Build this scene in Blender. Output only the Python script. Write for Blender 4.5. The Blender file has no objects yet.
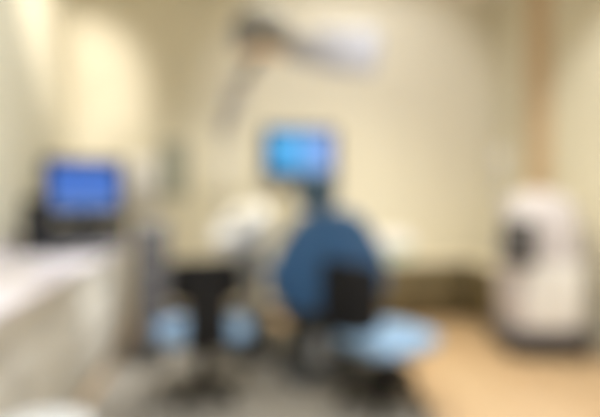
import bpy, bmesh, math, random
from mathutils import Vector, Matrix, Euler
random.seed(7)
C = bpy.context.scene.collection
PI = math.pi

# ------------------------------------------------------------------ camera model (room axes: y runs away from the camera)
CAM_Z = 1.35
YAW = math.atan(75/500)
SA, CA = math.sin(YAW), math.cos(YAW)
def at(px, d):
    t = (px-300)/500
    return Vector(((CA*t+SA)*d, (CA-SA*t)*d, 0))
def zz(y, d):
    return CAM_Z-(y-190)*d/500

# ------------------------------------------------------------------ materials
def srgb(r, g, b):
    f = lambda c: (c/255/12.92) if c/255 <= .04045 else ((c/255+.055)/1.055)**2.4
    return (f(r), f(g), f(b), 1)
def mat(name, col, rough=.5, metal=0, noise=0, nscale=6, bump=0, bscale=60, coat=0, spec=.5):
    m = bpy.data.materials.new(name); m.use_nodes = True
    nt = m.node_tree; b = nt.nodes['Principled BSDF']
    b.inputs['Roughness'].default_value = rough
    b.inputs['Metallic'].default_value = metal
    b.inputs['Specular IOR Level'].default_value = spec
    b.inputs['Coat Weight'].default_value = coat
    c = srgb(*col)
    b.inputs['Base Color'].default_value = c
    tc = nt.nodes.new('ShaderNodeTexCoord')
    if noise:
        n = nt.nodes.new('ShaderNodeTexNoise'); n.inputs['Scale'].default_value = nscale
        n.inputs['Detail'].default_value = 5
        nt.links.new(tc.outputs['Object'], n.inputs['Vector'])
        r = nt.nodes.new('ShaderNodeMix'); r.data_type = 'RGBA'
        r.inputs[6].default_value = tuple(x*(1-noise) for x in c[:3])+(1,)
        r.inputs[7].default_value = tuple(min(1, x*(1+noise)) for x in c[:3])+(1,)
        nt.links.new(n.outputs['Fac'], r.inputs[0])
        nt.links.new(r.outputs[2], b.inputs['Base Color'])
    if bump:
        n2 = nt.nodes.new('ShaderNodeTexNoise'); n2.inputs['Scale'].default_value = bscale
        nt.links.new(tc.outputs['Object'], n2.inputs['Vector'])
        bp = nt.nodes.new('ShaderNodeBump'); bp.inputs['Strength'].default_value = bump
        bp.inputs['Distance'].default_value = .01
        nt.links.new(n2.outputs['Fac'], bp.inputs['Height'])
        nt.links.new(bp.outputs['Normal'], b.inputs['Normal'])
    return m

WALL = mat('cream_wall_paint', (229, 223, 202), .85, noise=.03, nscale=3, bump=.15, bscale=120)
CEIL = mat('ceiling_paint', (236, 230, 216), .9, noise=.02)
SKIRT = mat('dark_skirting_paint', (98, 84, 66), .5, noise=.05)
TANTRIM = mat('tan_wall_panel', (214, 188, 154), .7, noise=.04, nscale=5)
WORKTOP = mat('pale_worktop_laminate', (230, 222, 224), .22, noise=.04, nscale=30)
CABINET = mat('warm_grey_cabinet_laminate', (214, 207, 194), .45, noise=.03, nscale=4)
PLINTH = mat('plinth_grey', (112, 104, 92), .6)
STEEL = mat('brushed_steel', (190, 188, 184), .3, 1, bump=.05, bscale=200)
CHROME = mat('polished_chrome', (215, 216, 218), .12, 1)
BLACK = mat('black_plastic', (20, 19, 20), .6, bump=.05, spec=.25)
CHARC = mat('dark_base_enamel', (68, 67, 64), .6, spec=.3)
BLACKV = mat('black_vinyl', (17, 17, 20), .6, spec=.25, bump=.12, bscale=150)
DGREY = mat('charcoal_plastic', (78, 76, 78), .5, noise=.04)
PALE = mat('pale_grey_lamp_enamel', (178, 180, 186), .6)
BINW = mat('bin_enamel', (188, 186, 182), .5)
LHEAD = mat('lamp_head_grey', (142, 143, 144), .6)
MGREY = mat('mid_grey_plastic', (138, 136, 132), .45)
LGREY = mat('light_grey_enamel', (205, 203, 202), .35)
WHITE = mat('white_enamel', (246, 246, 247), .35, coat=.1)
WHITEP = mat('off_white_moulded_plastic', (211, 206, 212), .4)
TEAL = mat('blue_teal_vinyl', (50, 94, 138), .5, noise=.05, nscale=5, bump=.1, bscale=160)
TEALD = mat('slate_teal_vinyl', (64, 91, 112), .5, noise=.05, nscale=5, bump=.1, bscale=160)
BLUE = mat('light_blue_vinyl', (132, 165, 200), .45, noise=.04, nscale=5, bump=.1, bscale=160)
OLIVE = mat('dark_olive_cabinet', (112, 101, 74), .5, noise=.06, nscale=6)
CREAMTOP = mat('cream_cabinet_top', (232, 222, 198), .35, noise=.03)
MINT = mat('mint_plastic', (188, 206, 192), .4)
MAT = mat('grey_rubber_mat', (138, 131, 120), .5, noise=.06, nscale=12, bump=.2, bscale=200)
CERAM = mat('white_ceramic', (244, 242, 238), .1, coat=.5)
CABLE = mat('grey_hose_rubber', (150, 150, 148), .5)
PAPER = mat('white_paper', (242, 240, 236), .9)

# wooden floor: planks
FLOOR = bpy.data.materials.new('honey_plank_floor'); FLOOR.use_nodes = True
nt = FLOOR.node_tree; b = nt.nodes['Principled BSDF']; b.inputs['Roughness'].default_value = .38
tc = nt.nodes.new('ShaderNodeTexCoord'); mp = nt.nodes.new('ShaderNodeMapping')
mp.inputs['Rotation'].default_value = (0, 0, PI/2)
br = nt.nodes.new('ShaderNodeTexBrick')
br.inputs['Color1'].default_value = srgb(212, 182, 144); br.inputs['Color2'].default_value = srgb(203, 170, 132)
br.inputs['Mortar'].default_value = srgb(150, 118, 82); br.inputs['Scale'].default_value = 1
br.inputs['Brick Width'].default_value = 1.2; br.inputs['Row Height'].default_value = .14; br.inputs['Mortar Size'].default_value = .003
nz = nt.nodes.new('ShaderNodeTexNoise'); nz.inputs['Scale'].default_value = 9; nz.inputs['Detail'].default_value = 6
mx = nt.nodes.new('ShaderNodeMix'); mx.data_type = 'RGBA'; mx.blend_type = 'MULTIPLY'; mx.inputs[0].default_value = .25
nt.links.new(tc.outputs['Object'], mp.inputs['Vector']); nt.links.new(mp.outputs['Vector'], br.inputs['Vector'])
nt.links.new(tc.outputs['Object'], nz.inputs['Vector'])
nt.links.new(br.outputs['Color'], mx.inputs[6]); nt.links.new(nz.outputs['Fac'], mx.inputs[7])
nt.links.new(mx.outputs[2], b.inputs['Base Color'])

def screen_mat(name, stops, strength, axis='X', lo=-.3, hi=.3):
    """lit display: a wallpaper running through the given colours along one axis of the screen"""
    m = bpy.data.materials.new(name); m.use_nodes = True
    nt = m.node_tree; b = nt.nodes['Principled BSDF']
    b.inputs['Base Color'].default_value = (.01, .01, .012, 1); b.inputs['Roughness'].default_value = .2
    tc = nt.nodes.new('ShaderNodeTexCoord'); sp = nt.nodes.new('ShaderNodeSeparateXYZ')
    mr = nt.nodes.new('ShaderNodeMapRange'); mr.inputs[1].default_value = lo; mr.inputs[2].default_value = hi
    cr = nt.nodes.new('ShaderNodeValToRGB')
    nt.links.new(tc.outputs['Object'], sp.inputs[0]); nt.links.new(sp.outputs[axis], mr.inputs[0]); nt.links.new(mr.outputs[0], cr.inputs[0])
    el = cr.color_ramp.elements
    while len(el) > 1: el.remove(el[0])
    el[0].position = stops[0][0]; el[0].color = srgb(*stops[0][1])
    for p, c in stops[1:]:
        e = el.new(p); e.color = srgb(*c)
    nt.links.new(cr.outputs[0], b.inputs['Emission Color']); b.inputs['Emission Strength'].default_value = strength
    return m
SCR_A = screen_mat('blue_desktop_screen', [(0, (120, 150, 205)), (.3, (70, 118, 200)), (.6, (52, 104, 196)), (1, (70, 120, 205))], 1.0, 'Z', -.2, .2)
SCR_B = screen_mat('cyan_desktop_screen', [(0, (60, 172, 236)), (.4, (84, 176, 240)), (1, (138, 172, 240))], .94, 'X', -.25, .25)
def glow(name, col, s):
    m = bpy.data.materials.new(name); m.use_nodes = True
    b = m.node_tree.nodes['Principled BSDF']; b.inputs['Base Color'].default_value = srgb(*col)
    b.inputs['Emission Color'].default_value = srgb(*col); b.inputs['Emission Strength'].default_value = s
    return m
LENS = glow('warm_lamp_lens', (220, 186, 140), .25)

# ------------------------------------------------------------------ mesh helpers
def bmn(): return bmesh.new()
def xf(bm, verts, M): bmesh.ops.transform(bm, matrix=M, verts=verts)
def merge(bm, other, M=None):
    if M is not None: bmesh.ops.transform(other, matrix=M, verts=other.verts)
    me = bpy.data.meshes.new('t'); other.to_mesh(me); bm.from_mesh(me); bpy.data.meshes.remove(me); other.free()
def rbox(bm, size, center=(0, 0, 0), bev=.01, seg=3, rot=None):
    o = bmn(); bmesh.ops.create_cube(o, size=1)
    bmesh.ops.scale(o, vec=size, verts=o.verts)
    if bev: bmesh.ops.bevel(o, geom=o.edges[:], offset=min(bev, min(size)*.49), segments=seg, affect='EDGES', profile=.5)
    M = Matrix.Translation(center)
    if rot: M = M @ Euler(rot).to_matrix().to_4x4()
    merge(bm, o, M)
def rings(bm, rs, cap=True):
    vs = [[bm.verts.new(p) for p in r] for r in rs]
    n = len(vs[0])
    for a, b in zip(vs, vs[1:]):
        for i in range(n):
            bm.faces.new((a[i], a[(i+1) % n], b[(i+1) % n], b[i]))
    if cap:
        bm.faces.new(vs[0][::-1]); bm.faces.new(vs[-1])
def sup(n, hx, hy, e):
    out = []
    for i in range(n):
        a = 2*PI*i/n; c, s = math.cos(a), math.sin(a)
        out.append((hx*math.copysign(abs(c)**e, c), hy*math.copysign(abs(s)**e, s)))
    return out
def loft(bm, levels, n=40, e=.5, M=None):
    """levels: (cx, cy, z, half_x, half_y), superelliptic sections"""
    o = bmn()
    rings(o, [[(cx+x, cy+y, z) for x, y in sup(n, hx, hy, e)] for cx, cy, z, hx, hy in levels])
    merge(bm, o, M)
def lathe(bm, prof, n=32, center=(0, 0, 0), M=None):
    o = bmn()
    rings(o, [[(r*math.cos(2*PI*i/n), r*math.sin(2*PI*i/n), z) for i in range(n)] for r, z in prof])
    merge(bm, o, Matrix.Translation(center) @ (M or Matrix.Identity(4)))
def tube(bm, pts, r, n=14, cap=True, smooth=0):
    pts = [Vector(p) for p in pts]
    for _ in range(smooth):
        q = [pts[0]]
        for a, b in zip(pts, pts[1:]): q += [a*.75+b*.25, a*.25+b*.75]
        pts = q+[pts[-1]]
    rr = r if isinstance(r, (list, tuple)) else None
    rs = []; up = None
    for i, p in enumerate(pts):
        d = (pts[min(i+1, len(pts)-1)]-pts[max(i-1, 0)]).normalized()
        if up is None:
            up = Vector((0, 0, 1)) if abs(d.z) < .9 else Vector((1, 0, 0))
        s = d.cross(up).normalized(); up = s.cross(d).normalized()
        rad = rr[0]+(rr[1]-rr[0])*i/(len(pts)-1) if rr else r
        rs.append([p+s*rad*math.cos(2*PI*k/n)+up*rad*math.sin(2*PI*k/n) for k in range(n)])
    rings(bm, rs, cap)
def cushion(bm, a, b, c, center=(0, 0, 0), e=.45, e2=.55, nu=48, nv=20, M=None):
    o = bmn(); rs = []
    for j in range(1, nv):
        v = -PI/2+PI*j/nv
        cv, sv = math.cos(v)**e2, math.copysign(abs(math.sin(v))**e2, math.sin(v))
        rs.append([(x*cv, y*cv, c*sv) for x, y in sup(nu, a, b, e)])
    rings(o, rs)
    merge(bm, o, Matrix.Translation(center) @ (M or Matrix.Identity(4)))
def obj(name, bm, m, parent=None, ang=40):
    bmesh.ops.recalc_face_normals(bm, faces=bm.faces)
    me = bpy.data.meshes.new(name); bm.to_mesh(me); bm.free()
    me.materials.append(m)
    me.polygons.foreach_set('use_smooth', [True]*len(me.polygons))
    me.set_sharp_from_angle(angle=math.radians(ang))
    o = bpy.data.objects.new(name, me); C.objects.link(o)
    if parent: o.parent = parent
    return o
def thing(name, label, cat, loc=(0, 0, 0), rz=0, group=None):
    o = bpy.data.objects.new(name, None); C.objects.link(o); o.empty_display_size = .1
    o.location = loc; o.rotation_euler = (0, 0, rz); o['label'] = label; o['category'] = cat
    if group: o['group'] = group
    return o
def tag(o, label, cat, group=None):
    o['label'] = label; o['category'] = cat
    if group: o['group'] = group
    return o
def struct(name, bm, m, parent=None):
    o = obj(name, bm, m, parent)
    if not parent: o['kind'] = 'structure'
    return o
def dup(root, loc, rz, label, group=None):
    r = root.copy(); C.objects.link(r); r.location = loc; r.rotation_euler = (0, 0, rz); r['label'] = label
    if group: r['group'] = group
    def rec(src, dst):
        for ch in list(src.children):
            c = ch.copy(); C.objects.link(c); c.parent = dst; rec(ch, c)
    rec(root, r)
    return r
def part(name, m, parent, fn, *a, **k):
    bm = bmn(); fn(bm, *a, **k); return obj(name, bm, m, parent)

# ------------------------------------------------------------------ room shell
X0, X1, Y0, Y1, H = -1.55, 3.1, -1.6, 5.42, 3.5
def slab(name, lo, hi, m):
    bm = bmn(); lo, hi = Vector(lo), Vector(hi)
    rbox(bm, hi-lo, (lo+hi)/2, 0); return struct(name, bm, m)
slab('floor', (X0-.1, Y0-.1, -.1), (X1+.1, Y1+.1, 0), FLOOR)
slab('ceiling', (X0-.1, Y0-.1, H), (X1+.1, Y1+.1, H+.1), CEIL)
slab('wall_left', (X0-.1, Y0, 0), (X0, Y1, H), WALL)
slab('wall_back', (X0-.1, Y1, 0), (X1+.1, Y1+.1, H), WALL)
slab('wall_front', (X0-.1, Y0-.1, 0), (X1+.1, Y0, H), WALL)
slab('wall_right', (X1, Y0, 0), (X1+.1, Y1, H), WALL)
def skirt(name, lo, hi):
    bm = bmn(); lo, hi = Vector(lo), Vector(hi); rbox(bm, hi-lo, (lo+hi)/2, .006, 2); struct(name, bm, SKIRT)
skirt('baseboard_back', (X0, Y1-.018, 0), (X1-.02, Y1, .1))
skirt('baseboard_left', (X0, 4.99, 0), (X0+.018, Y1-.02, .1))
skirt('baseboard_right', (X1-.018, 4.14, 0), (X1, Y1-.02, .1))
bm = bmn(); rbox(bm, (.03, .36, H-.1), (X1-.015, 4.57, .1+(H-.1)/2), .006, 2); struct('trim_1', bm, TANTRIM)

# ------------------------------------------------------------------ left run: cabinets and worktop
FX = -.85
def cabinet(y0, y1, label, door_side):
    t = thing('base_cabinet', label, 'cabinet', (FX, (y0+y1)/2, 0), 0, 'warm grey base cabinets under the pale worktop')
    w = y1-y0-.004; dep = .62
    part('carcass', CABINET, t, rbox, (dep, w, .74), (-dep/2-.02, 0, .49), .003, 1)
    part('plinth', PLINTH, t, rbox, (dep-.06, w, .118), (-dep/2-.05, 0, .06), .003, 1)
    for i, s in enumerate((-1, 1)):
        d = part('drawer', CABINET, t, rbox, (.02, w/2-.006, .17), (-.008, s*w/4, .765), .005, 2)
        hb = bmn(); tube(hb, [(.002, s*w/4-.07, .78), (.026, s*w/4-.065, .78), (.026, s*w/4+.065, .78), (.002, s*w/4+.07, .78)], .005, smooth=1)
        obj('handle', hb, STEEL, d)
        d = part('door', CABINET, t, rbox, (.02, w/2-.006, .545), (-.008, s*w/4, .397), .005, 2)
        hb = bmn(); yy = s*.04
        tube(hb, [(.002, yy, .49), (.026, yy, .495), (.026, yy, .625), (.002, yy, .63)], .005, smooth=1)
        obj('handle', hb, STEEL, d)
    return t
cabinet(1.75, 2.65, 'warm grey base cabinet nearest the camera, behind the white pedal bin', 1)
cabinet(2.65, 3.55, 'warm grey base cabinet in the left run, second from the white pedal bin', 1)
cabinet(3.55, 4.25, 'warm grey base cabinet below the black desktop computer, second from the far end', 1)
cabinet(4.25, 4.95, 'warm grey base cabinet at the far end of the run, behind the charcoal cart', 1)
bm = bmn(); rbox(bm, (.72, 3.24, .04), ((X0+FX+.03)/2, 3.355, .885), .008, 3)
tag(obj('worktop', bm, WORKTOP), 'long glossy pinkish white worktop on the left cabinets under the black monitor', 'worktop')
TOP = .905
bm = bmn(); rbox(bm, (.02, 3.24, .08), (X0+.012, 3.355, .946), .005, 2); struct('trim_3', bm, WORKTOP)

# monitor on the worktop
p = at(85, 4.02)
def monitor(name, label, loc, rz, w, h, zc, scr, stand=True):
    """front faces -y; zc is the screen centre above the thing's base"""
    t = thing(name, label, 'monitor', loc, rz)
    hb = bmn(); rbox(hb, (w+.12, .03, h+.12), (0, .012, zc-.01), .012, 3)
    rbox(hb, (w*.6, .04, h*.6), (0, .04, zc), .018, 3)
    obj('housing', hb, BLACK, t)
    sb = bmn(); rbox(sb, (w, .004, h), (0, 0, 0), 0); s = obj('screen', sb, scr, t); s.location = (0, -.004, zc)
    if stand:
        nb = bmn(); rbox(nb, (.09, .035, zc-.02), (0, .075, (zc-.02)/2+.012), .01, 2); obj('stand_neck', nb, BLACK, t)
        fb = bmn(); loft(fb, [(0, .05, 0, .16, .11), (0, .05, .012, .16, .11), (0, .05, .016, .15, .1)], 40, .6); obj('stand_foot', fb, BLACK, t)
    else:
        ab = bmn(); rbox(ab, (.1, .06, .1), (0, .09, zc), .008, 2); rbox(ab, (.2, .02, .2), (0, .13, zc), .006, 2); obj('wall_bracket', ab, DGREY, t)
    return t
monitor('computer_monitor', 'black computer monitor with a deep blue screen on the left worktop', (p.x+.0, p.y, TOP+.19), math.radians(26), .50, .345, zz(186, 4.02)-TOP-.19, SCR_A)
t = thing('desktop_computer', 'flat black desktop computer lying under the blue-screened monitor on the worktop', 'computer', (p.x-.01, p.y, TOP), math.radians(26))
part('case', BLACK, t, rbox, (.60, .38, .182), (0, 0, .095), .012, 3)
part('drive_front', CHARC, t, rbox, (.2, .008, .03), (-.12, -.192, .13), .002, 1)
part('power_button', LGREY, t, lathe, [(.012, 0), (.012, .006), (.01, .008)], 20, (.2, -.19, .075), Matrix.Rotation(PI/2, 4, 'X'))

def keyboard(label, loc, rz):
    t = thing('keyboard', label, 'keyboard', loc, rz)
    part('case', BLACK, t, rbox, (.36, .15, .018), (0, 0, .012), .006, 2)
    kb = bmn()
    for r in range(5):
        for c in range(14):
            rbox(kb, (.021, .022, .008), (-.156+c*.024, -.052+r*.026, .024), .002, 1)
    obj('keys', kb, DGREY, t)
q = at(88, 3.55)
keyboard('flat black keyboard lying on the pale worktop in front of the blue-screened monitor', (-1.0, 3.62, TOP), math.radians(20))
q = at(42, 3.45)
t = thing('desktop_speaker', 'black desktop speaker standing left of the blue-screened monitor', 'speaker', (-1.31, 3.77, TOP), math.radians(24))
part('cabinet', BLACK, t, rbox, (.18, .19, .38), (0, 0, .192), .015, 3)
gb = bmn(); rbox(gb, (.155, .008, .34), (0, -.097, .195), .003, 1); obj('grille', gb, BLACKV, t)
for zc, r in ((.12, .06), (.275, .035)):
    part('driver_cone', BLACKV, t, lathe, [(r, 0), (r, .006), (r*.8, .004), (r*.3, -.004), (r*.2, .0)], 28, (0, -.102, zc), Matrix.Rotation(PI/2, 4, 'X'))
# white pedal bin by the near cabinet
t = thing('pedal_bin', 'white pedal bin at the bottom left, before the nearest cabinet', 'bin', (-.60, 1.72, 0))
bb = bmn(); lathe(bb, [(.15, .03), (.17, .05), (.175, .53), (.17, .535)], 40); obj('bucket', bb, BINW, t)
lb = bmn(); lathe(lb, [(.18, .536), (.182, .55), (.17, .575), (.12, .597), (.05, .607), (.005, .608)], 40); obj('lid', lb, BINW, t)
part('base_ring', BLACK, t, lathe, [(.16, 0), (.172, .004), (.172, .03), (.15, .032)], 40)
part('pedal', BLACK, t, rbox, (.08, .07, .014), (.17, -.03, .022), .005, 2, (0, -.2, 0))

# slim dark cart beyond the counter
q = at(151, 3.86)
t = thing('instrument_cart', 'slim charcoal drawer cart with grey top standing past the cabinets on the left', 'cart', (q.x, q.y+.1, 0), math.radians(4))
part('body', DGREY, t, rbox, (.23, .4, .96), (0, 0, .58), .008, 2)
part('cart_top', MGREY, t, rbox, (.25, .42, .03), (0, 0, 1.076), .01, 2)
for i in range(5):
    d = part('drawer', DGREY, t, rbox, (.2, .016, .167), (0, -.203, (.2+i*.184)), .006, 2)
    hb = bmn(); rbox(hb, (.1, .014, .012), (0, -.216, .245+i*.184), .004, 2); obj('handle', hb, STEEL, d)
def caster(bm, x, y):
    lathe(bm, [(.008, 0), (.03, .004), (.034, .012), (.034, .02), (.03, .028), (.008, .032)], 24, (x-.016, y, .034), Matrix.Rotation(PI/2, 4, 'Y'))
    tube(bm, [(x, y, .06), (x, y, .1)], .01); rbox(bm, (.044, .03, .02), (x, y, .068), .006, 2)
for sx in (-1, 1):
    for sy in (-1, 1):
        part('caster', BLACK, t, caster, sx*.085, sy*.16)

# paper towel dispenser and framed print on the back wall
q = at(143, 5.2)
t = thing('towel_dispenser', 'white paper towel dispenser fixed to the back wall above the dark cart', 'dispenser', (q.x, Y1, 1.2))
bb = bmn(); loft(bb, [(0, -.07, .03, .15, .07), (0, -.075, .05, .16, .075), (0, -.075, .4, .16, .075), (0, -.065, .47, .15, .06), (0, -.05, .49, .12, .04)], 40, .35); obj('cover', bb, WHITE, t)
part('window', DGREY, t, rbox, (.03, .006, .16), (0, -.151, .26), .002, 1)
pb = bmn(); rbox(pb, (.2, .002, .1), (0, -.07, -.015), 0); obj('paper_towel', pb, PAPER, t)
lk = bmn(); lathe(lk, [(.012, 0), (.012, .006), (.004, .007)], 16, (0, -.149, .40), Matrix.Rotation(PI/2, 4, 'X')); obj('lock', lk, STEEL, t)
q = at(174, 5.3)
t = thing('framed_print', 'tall grey-green print in a grey frame on the wall, right of the towel dispenser', 'picture', (q.x, Y1, 1.28))
fb = bmn()
for s in (-1, 1):
    rbox(fb, (.02, .025, .58), (s*.13, -.0125, .29), .004, 2); rbox(fb, (.28, .025, .02), (0, -.0125, .29+s*.28), .004, 2)
obj('frame', fb, MGREY, t)
GG = mat('grey_green_print', (172, 177, 165), .7, noise=.25, nscale=7)
part('print', GG, t, rbox, (.25, .01, .55), (0, -.008, .29), .002, 1)

# ------------------------------------------------------------------ stools
def make_stool(label, loc, rz, seat_h, sw, sd, back_w, back_h, back_z, post_w, ex=0, e=.6, R=.34):
    """sitter faces +y, the back is on the -y side"""
    t = thing('operator_stool', label, 'stool', loc, rz, 'light blue operator stools')
    part('seat', BLUE, t, cushion, sw/2, sd/2, .05, (0, 0, seat_h-.04), .62, .5)
    part('seat_pan', BLACK, t, loft, [(0, 0, seat_h-.105, sw*.3, sd*.3), (0, 0, seat_h-.085, sw*.42, sd*.42), (0, 0, seat_h-.07, sw*.42, sd*.42)], 40, .7)
    part('gas_cylinder', BLACK, t, lathe, [(.05, .1), (.046, .22), (.04, .222), (.038, .32), (.03, .322), (.03, seat_h-.1)], 24)
    part('hub', BLACK, t, lathe, [(.045, .06), (.05, .07), (.05, .12), (.035, .14), (.03, .15)], 24)
    bb = bmn()
    rs = []
    for k in range(13):
        u = -1+2*k/12; a = u*back_w/2/R; th = .026*(1-.55*u**4); hh = back_h/2*(1-.22*u**4)
        c = Vector((math.sin(a)*R, -sd/2-.05-ex+R*(1-math.cos(a))*1.0, back_z)); nrm = Vector((math.sin(a), -math.cos(a), 0))
        rs.append([c+nrm*y*-1+Vector((0, 0, z)) for y, z in sup(28, th, hh, e)])
    rings(bb, rs); obj('backrest', bb, BLACKV, t)
    sb = bmn()
    yb = -sd/2-.085-ex
    pts = [(-0, -.1, seat_h-.1), (0, yb+.05, seat_h-.1), (0, yb-.005, seat_h-.06), (0, yb-.01, seat_h+.05), (0, yb+.01, back_z)]
    P = [Vector(x) for x in pts]
    for _ in range(2):
        qq = [P[0]]
        for a, b in zip(P, P[1:]): qq += [a*.75+b*.25, a*.25+b*.75]
        P = qq+[P[-1]]
    rs = []
    for i, p in enumerate(P):
        d = (P[min(i+1, len(P)-1)]-P[max(i-1, 0)]).normalized(); s = Vector((1, 0, 0)); up = s.cross(d).normalized()
        rs.append([p+s*x+up*y for x, y in sup(20, post_w/2, .012, .5)])
    rings(sb, rs); obj('back_support', sb, BLACK, t)
    lv = bmn(); tube(lv, [(.05, 0, seat_h-.11), (.2, .03, seat_h-.12), (.26, .04, seat_h-.115)], .007, smooth=1); obj('height_lever', lv, CHROME, t)
    for k in range(5):
        a = 2*PI*k/5+.3; ca, sa = math.cos(a), math.sin(a)
        lb = bmn(); P0, P1 = Vector((.03*ca, .03*sa, .1)), Vector((.27*ca, .27*sa, .085))
        sd_ = Vector((-sa, ca, 0)); rs = []
        for u in (0, .2, .5, .8, .97, 1):
            p = P0.lerp(P1, u); w = .042-.02*u
            rs.append([p+sd_*x+Vector((0, 0, y)) for x, y in sup(16, w, .018-.006*u, .5)])
        rings(lb, rs); lo = obj('leg', lb, BLACK, t)
        cb = bmn(); caster(cb, .26*ca, .26*sa); obj('caster', cb, BLACK, lo)
    return t
q = at(204, 3.24)
make_stool('light blue stool on the left with a black backrest towards the camera', (q.x, q.y, 0), math.radians(6), .48, .60, .50, .46, .27, .80, .25)
q = at(386, 3.12)
make_stool('light blue stool on the right whose black back overlaps the blue dental chair', (q.x, q.y, 0), math.radians(-62), .46, .56, .58, .56, .42, .735, .08, .08, .8, .28)

# ------------------------------------------------------------------ dental chair (seen from the head end, foot end away)
q = at(332, 3.5)
CHX, CHY = q.x, q.y
t = thing('dental_chair', 'blue dental chair with raised slate headrest seen from behind in the middle', 'dental chair', (CHX, CHY, 0), math.radians(-3))
part('base_plate', CHARC, t, loft, [(-.03, .42, 0, .31, .5), (-.03, .42, .03, .31, .5), (-.03, .42, .045, .29, .48)], 48, .45)
part('pedestal', CHARC, t, loft, [(-.02, .4, .045, .27, .34), (-.02, .4, .14, .26, .31), (0, .38, .3, .25, .24), (0, .38, .38, .31, .28), (0, .38, .42, .35, .34), (0, .38, .47, .36, .36)], 48, .5)
part('pedestal_cover', MGREY, t, loft, [(-.03, .1, .1, .1, .06), (-.03, .1, .13, .11, .07), (-.03, .13, .27, .1, .06), (-.03, .15, .3, .08, .04)], 32, .6)
part('seat', TEAL, t, cushion, .37, .36, .075, (0, .38, .54), .45, .5)
part('leg_rest', TEAL, t, cushion, .25, .36, .06, (0, 1.02, .5), .4, .5, M=Matrix.Rotation(math.radians(-14), 4, 'X'))
# backrest: rounded shoulders, wide middle, leaning back slightly
Mb = Matrix.Translation((0, .12, .5)) @ Matrix.Rotation(math.radians(9), 4, 'X')
prof = [(0.0, .30), (.02, .36), (.08, .415), (.18, .435), (.30, .42), (.42, .38), (.52, .325), (.60, .27), (.66, .215), (.70, .14), (.712, .05)]
bb = bmn(); loft(bb, [(0, .02+.03*(z/.7-.5)**2, z, w, .07*min(1, .35+w/.3)) for z, w in prof], 56, .62, Mb); obj('backrest', bb, TEAL, t)
sb = bmn(); loft(sb, [(0, -.055, .1+.46*(z/.712), w*.78, .035) for z, w in prof], 48, .6, Mb); obj('back_shell', sb, TEAL, t)
hb = bmn()
for s in (-1, 1): tube(hb, [Mb @ Vector((s*.035-.08, .0, .6)), Mb @ Vector((s*.035-.11, -.005, .82))], .011)
obj('headrest_bar', hb, CHROME, t)
hr = bmn(); cushion(hr, .145, .06, .135, (0, 0, 0), .6, .6); bmesh.ops.transform(hr, matrix=Mb @ Matrix.Translation((-.11, .0, .845)) @ Matrix.Rotation(math.radians(6), 4, 'X'), verts=hr.verts)
obj('headrest', hr, TEALD, t)
for s in (-1, 1):
    ab = bmn(); tube(ab, [(s*.25, .36, .52), (s*.42, .36, .53), (s*.425, .34, .64), (s*.425, .35, .72)], .018, smooth=2)
    arm = obj('armrest', ab, MGREY, t)
    pb = bmn(); cushion(pb, .045, .2, .03, (s*.425, .4, .745), .5, .6); obj('armrest_pad', pb, TEAL, arm)

q = at(390, 3.64)  # black disc added to darken the mat where the stool seat's shade falls
t = thing('shade_disc', 'black round foot control on the mat between the chair base and right stool', 'shade disc', (q.x, q.y, 0), math.radians(-10))
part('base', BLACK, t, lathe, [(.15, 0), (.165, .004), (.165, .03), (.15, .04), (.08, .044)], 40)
part('upper_disc', BLACKV, t, lathe, [(.11, .04), (.135, .046), (.135, .062), (.11, .075), (.02, .08)], 40)
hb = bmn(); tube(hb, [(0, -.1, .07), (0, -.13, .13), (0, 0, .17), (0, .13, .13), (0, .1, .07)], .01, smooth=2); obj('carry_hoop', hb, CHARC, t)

# ------------------------------------------------------------------ dental unit with spittoon and lamp
q = at(250, 4.02)
UX, UY = q.x, q.y
t = thing('dental_unit', 'white dental unit with spittoon bowl standing left of the blue dental chair', 'dental unit', (UX, UY, 0), math.radians(4))
part('base_box', CHARC, t, loft, [(.02, .06, 0, .17, .2), (.02, .06, .26, .17, .2), (.02, .06, .3, .14, .17)], 40, .35)
part('column', MGREY, t, loft, [(.03, .06, .29, .08, .09), (.03, .06, .6, .07, .08), (.03, .06, .93, .09, .1)], 32, .5)
bb = bmn()
loft(bb, [(0, 0, -.02, .13, .12), (0, 0, .0, .19, .17), (.0, 0, .09, .235, .19), (0, 0, .17, .24, .19), (0, 0, .19, .215, .17)], 48, .5, Matrix.Translation((0, .02, .96)) @ Matrix.Rotation(math.radians(20), 4, 'X') @ Matrix.Rotation(math.radians(-31), 4, 'Y'))
obj('unit_body', bb, WHITE, t)
bw = bmn(); lathe(bw, [(.05, .0), (.09, .02), (.12, .06), (.13, .075), (.118, .075), (.1, .04), (.05, .012), (.01, .01)], 36, M=Matrix.Translation((-.03, -.05, 1.13)) @ Matrix.Rotation(math.radians(12), 4, 'X') @ Matrix.Rotation(math.radians(-18), 4, 'Y')); obj('spittoon_bowl', bw, CERAM, t)
fb = bmn(); tube(fb, [(.12, .08, 1.16), (.12, .08, 1.32), (.09, .03, 1.36), (.03, -.02, 1.35), (.01, -.03, 1.3)], .009, smooth=2); obj('cup_filler', fb, CHROME, t)
for k in range(3):
    hb = bmn(); x = -.16+k*.05
    tube(hb, [(x, -.15, .95), (x-.01, -.22, .86), (x, -.24, .72), (x+.02, -.2, .66), (x+.03, -.13, .72), (x+.03, -.1, .9)], .008, smooth=2); obj('suction_hose', hb, CABLE, t)

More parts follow.
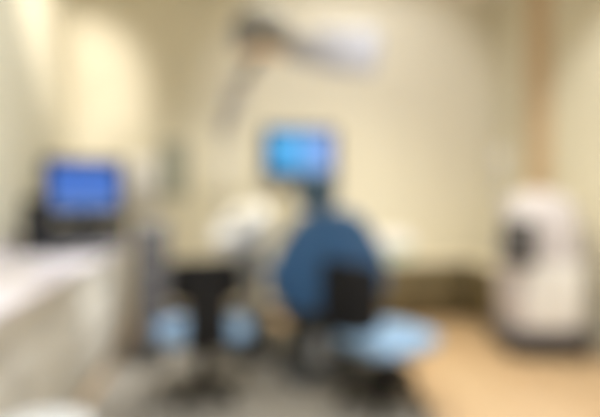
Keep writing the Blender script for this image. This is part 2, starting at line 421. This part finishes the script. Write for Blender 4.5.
t2 = thing('dental_light', 'dental operating lamp with dark round head and pale arm above the blue chair', 'lamp', (UX-.12, UY+.2, 0), 0)
def loc2(px, y, d):
    v = at(px, d); return Vector((v.x-t2.location.x, v.y-t2.location.y, zz(y, d)))
e0 = Vector((0, 0, 0)); e1 = loc2(224, 130, 4.45); e0 = Vector((e1.x, e1.y, 0)); 
part('floor_flange', MGREY, t2, lathe, [(.11, 0), (.11, .012), (.04, .03), (.03, .05)], 32, (e0.x, e0.y, 0))
pb = bmn(); tube(pb, [e0+Vector((0, 0, .02)), e1], .028); obj('post', pb, LGREY, t2)
e2 = loc2(238, 88, 3.8); e3 = loc2(262, 40, 3.55)
ab = bmn(); tube(ab, [e1-Vector((0, 0, .05)), e1+Vector((0, 0, .03)), e2], .075, smooth=2)
lathe(ab, [(.07, -.08), (.08, -.07), (.08, .07), (.07, .08)], 24, e2); obj('spring_arm', ab, LGREY, t2)
kb = bmn(); tube(kb, [e2, e3-Vector((0, 0, .1))], .042); obj('knuckle', kb, MGREY, t2)
hd = bmn(); lathe(hd, [(.18, -.1), (.205, -.085), (.22, -.02), (.215, .06), (.19, .14), (.14, .19), (.08, .215), (.01, .22)], 40, e3); obj('lamp_head', hd, LHEAD, t2)
ls = bmn(); lathe(ls, [(.01, -.115), (.1, -.112), (.17, -.1), (.17, -.09), (.01, -.09)], 36, e3); obj('lens', ls, LENS, t2)
e4 = loc2(378, 54, 3.55); e3b = e3+Vector((.17, -.02, -.06))
wb = bmn(); dv = (e4-e3b); L = dv.length
o = bmn(); loft(o, [(0, 0, 0, .08, .03), (0, 0, .05, .1, .038), (0, 0, L*.25, .115, .04), (0, 0, L*.4, .15, .04), (0, 0, L-.05, .16, .04), (0, 0, L, .13, .03)], 32, .5)
merge(wb, o, Matrix.Translation(e3b) @ Vector((0, 0, 1)).rotation_difference(dv).to_matrix().to_4x4()); obj('side_arm', wb, PALE, t2)

# wall monitor beyond the chair
q = at(303, 5.2)
w = monitor('wall_monitor', 'wall mounted monitor with a bright cyan screen above the dental chair', (q.x, Y1-.14, 0), math.radians(0), .68, .42, zz(150, 5.15), SCR_B, stand=False)

# ------------------------------------------------------------------ low olive cabinets, right and back
def low_cab(name, label, loc, rz, w, dep, h):
    """front faces -y"""
    t = thing(name, label, 'cabinet', loc, rz, 'low olive cabinets with cream tops')
    part('carcass', OLIVE, t, rbox, (w, dep-.02, h-.09), (0, .01, .06+(h-.09)/2), .004, 1)
    part('plinth', SKIRT, t, rbox, (w-.02, dep-.06, .06), (0, .02, .03), .003, 1)
    part('cabinet_top', CREAMTOP, t, rbox, (w+.01, dep+.02, .03), (0, 0, h-.015), .008, 2)
    n = 2
    for i in range(n):
        x = -w/2+w/n*(i+.5)
        d = part('door', OLIVE, t, rbox, (w/n-.01, .018, h-.12), (x, -dep/2+.004, .06+(h-.09)/2), .005, 2)
        hb = bmn(); hx = x+(w/n/2-.05)*(1 if i == 0 else -1)
        tube(hb, [(hx, -dep/2-.004, h*.5), (hx, -dep/2-.03, h*.5+.01), (hx, -dep/2-.03, h*.5+.11), (hx, -dep/2-.004, h*.5+.12)], .005, smooth=1); obj('handle', hb, STEEL, d)
    return t
low_cab('low_cabinet', 'low olive cabinet with cream top along the right wall behind the white machine', (2.76, 4.85, 0), -PI/2, 1.04, .48, .62)
low_cab('low_cabinet', 'low olive cabinet against the back wall, under the pale mint-sided box', (1.98, Y1-.27, 0), 0, 1.0, .48, .62)
q = at(410, 5.2)
t = thing('storage_box', 'pale lidded storage box with mint sides on the low cabinet at the back wall', 'box', (1.72, Y1-.26, .62))
bb = bmn(); loft(bb, [(0, 0, 0, .22, .14), (0, 0, .01, .235, .15), (0, 0, .13, .25, .16)], 40, .3); obj('tub', bb, MINT, t)
lb = bmn(); loft(lb, [(0, 0, .13, .262, .172), (0, 0, .2, .265, .175), (0, 0, .25, .25, .16), (0, 0, .265, .2, .12)], 40, .3); obj('lid', lb, WHITE, t)
part('latch', WHITE, t, rbox, (.06, .014, .06), (0, -.173, .14), .004, 2)

# ------------------------------------------------------------------ white mobile imaging machine, right
q = at(541, 4.2)
MX, MY = q.x, q.y
t = thing('imaging_machine', 'tall white rounded mobile machine with dark screen by the right wall', 'machine', (MX, MY+.05, 0), math.radians(-12))
part('base', DGREY, t, loft, [(0, 0, .07, .33, .3), (0, 0, .09, .355, .32), (0, 0, .2, .355, .32), (0, 0, .22, .33, .29)], 48, .4)
for sx in (-1, 1):
    for sy in (-1, 1): part('caster', BLACK, t, caster, sx*.29, sy*.2)
bb = bmn()
loft(bb, [(0, 0, .215, .28, .26), (0, 0, .25, .295, .275), (0, 0, .7, .295, .275), (.0, .0, .9, .29, .27), (.01, .02, 1.08, .275, .25), (.02, .03, 1.2, .265, .22), (.02, .04, 1.29, .2, .17), (.02, .05, 1.335, .12, .11), (.02, .05, 1.345, .04, .04)], 56, .5)
obj('tower_body', bb, WHITEP, t)
fp = bmn(); rbox(fp, (.44, .02, .5), (.02, -.272, .52), .012, 3); obj('front_panel', fp, WHITE, t)
sc = bmn(); rbox(sc, (.26, .06, .36), (-.25, -.25, .93), .02, 3, (math.radians(-14), 0, math.radians(-28))); s = obj('control_screen', sc, BLACK, t)
gl = bmn(); rbox(gl, (.21, .006, .29), (-.2645, -.2795, .938), .003, 1, (math.radians(-14), 0, math.radians(-28))); obj('screen_glass', gl, DGREY, s)
pb = bmn(); tube(pb, [(-.26, .0, .9), (-.30, .0, 1.2), (-.30, .0, 1.56)], .02, smooth=1); lathe(pb, [(.035, 0), (.045, .02), (.045, .1), (.03, .13), (.005, .135)], 24, (-.30, 0, 1.55)); obj('sensor_mast', pb, LGREY, t)
hb = bmn(); tube(hb, [(.27, -.16, .8), (.32, -.24, .82), (.32, -.24, 1.0), (.26, -.16, 1.02)], .014, smooth=2); obj('push_handle', hb, MGREY, t)

# grey floor mat under chair and stools
bm = bmn(); rbox(bm, (2.03, 3.4, .008), (.165, 3.2, .004), .003, 1)

tag(obj('floor_mat', bm, MAT), 'large grey rubber floor mat under the dental chair and stools', 'mat')
for o in bpy.data.objects:
    if o.type == 'EMPTY' and o.name.split('.')[0] in ('operator_stool', 'dental_chair', 'dental_unit', 'dental_light', 'instrument_cart', 'shade_disc'):
        o.location.z += .008

# ------------------------------------------------------------------ light
def spot(name, loc, target, power, half, blend, col=(1, .87, .68), size=.12):
    l = bpy.data.lights.new(name, 'SPOT'); l.energy = power; l.spot_size = 2*math.radians(half); l.spot_blend = blend
    l.color = col; l.shadow_soft_size = size
    o = bpy.data.objects.new(name, l); C.objects.link(o); o.location = loc
    o.rotation_euler = (Vector(target)-Vector(loc)).to_track_quat('-Z', 'Y').to_euler()
def area(name, loc, sx, sy, power, col=(1, .95, .88), rot=(0, 0, 0), spread=180):
    l = bpy.data.lights.new(name, 'AREA'); l.shape = 'RECTANGLE'; l.size = sx; l.size_y = sy; l.energy = power; l.color = col; l.spread = math.radians(spread)
    o = bpy.data.objects.new(name, l); C.objects.link(o); o.location = loc; o.rotation_euler = rot
area('ceiling_fill', (-.2, 1.2, H-.03), .9, 1.6, 38, (.83, .91, 1), spread=110)  # unseen general fill under the ceiling, no fitting built
area('ceiling_fill', (1.9, 1.2, H-.03), 1.0, 1.6, 37, (.85, .92, 1), spread=110)
area('ceiling_fill', (.5, -.8, H-.03), 1.6, .9, 47, (.83, .91, 1), spread=140)  # unseen fill added from the camera side
area('ceiling_fill', (1.0, 3.85, H-.03), 1.6, .9, 42, (1, .93, .74), spread=105)  # unseen fill added to brighten the lower back of the room
q = at(365, 5.2)
spot('wall_or_fill_spot', (q.x-.1, 1.8, H-.08), (q.x+.06, Y1, zz(115, 5.2)), 215, 30, .6, (.91, .92, 1))
spot('wall_or_fill_spot', (q.x-.1, 4.4, H-.05), (q.x-.1, Y1, zz(30, 5.2)), 12, 60, 1, (.93, .92, 1))
q = at(116, 5)
spot('wall_or_fill_spot', (-.6, 3.5, H-.08), (q.x, Y1, zz(140, 5.1)), 55, 13, 1, (1, .93, .82))  # extra small spot added to strengthen the left wall glow
q = at(185, 5)
spot('wall_or_fill_spot', (-.1, 2.9, H-.08), (q.x, Y1, zz(205, 5.2)), 75, 17, .9, (1, .95, .86))  # fill spot added to brighten the towel dispenser and the wall around it
q = at(60, 5)
spot('wall_or_fill_spot', (-.9, 3.4, H-.08), (q.x, Y1, zz(92, 5.1)), 190, 25, .8, (1, .93, .84))
spot('wall_or_fill_spot', (.3, 2.4, H-.08), (X0, 3.65, 1.95), 165, 30, .8, (.85, .94, 1))
spot('wall_or_fill_spot', (1.7, 2.5, H-.08), (X1, 3.55, 1.9), 122, 26, .7, (.98, .97, .92))
spot('wall_or_fill_spot', (.45, 2.2, H-.08), (FX, 3.9, .5), 640, 15, .8, (.92, .96, 1))  # unseen fill spot added to brighten the far cabinet fronts
W = bpy.data.worlds.new('World'); bpy.context.scene.world = W; W.use_nodes = True
W.node_tree.nodes['Background'].inputs[0].default_value = (1, .95, .88, 1); W.node_tree.nodes['Background'].inputs[1].default_value = .15

# ------------------------------------------------------------------ camera: focused very close, so the room behind is soft
cam = bpy.data.cameras.new('camera'); co = bpy.data.objects.new('camera', cam); C.objects.link(co)
co.location = (0, 0, CAM_Z); co.rotation_euler = (PI/2, 0, -YAW)
cam.sensor_width = 36; cam.lens = 30; cam.shift_y = -18.5/600
cam.clip_start = .02
cam.dof.use_dof = True
cam.dof.focus_distance = .25; cam.dof.aperture_fstop = 1.6
bpy.context.scene.camera = co
vs = bpy.context.scene.view_settings
vs.view_transform = 'Standard'; vs.look = 'None'; vs.exposure = .12; vs.gamma = 1; vs.use_curve_mapping = False
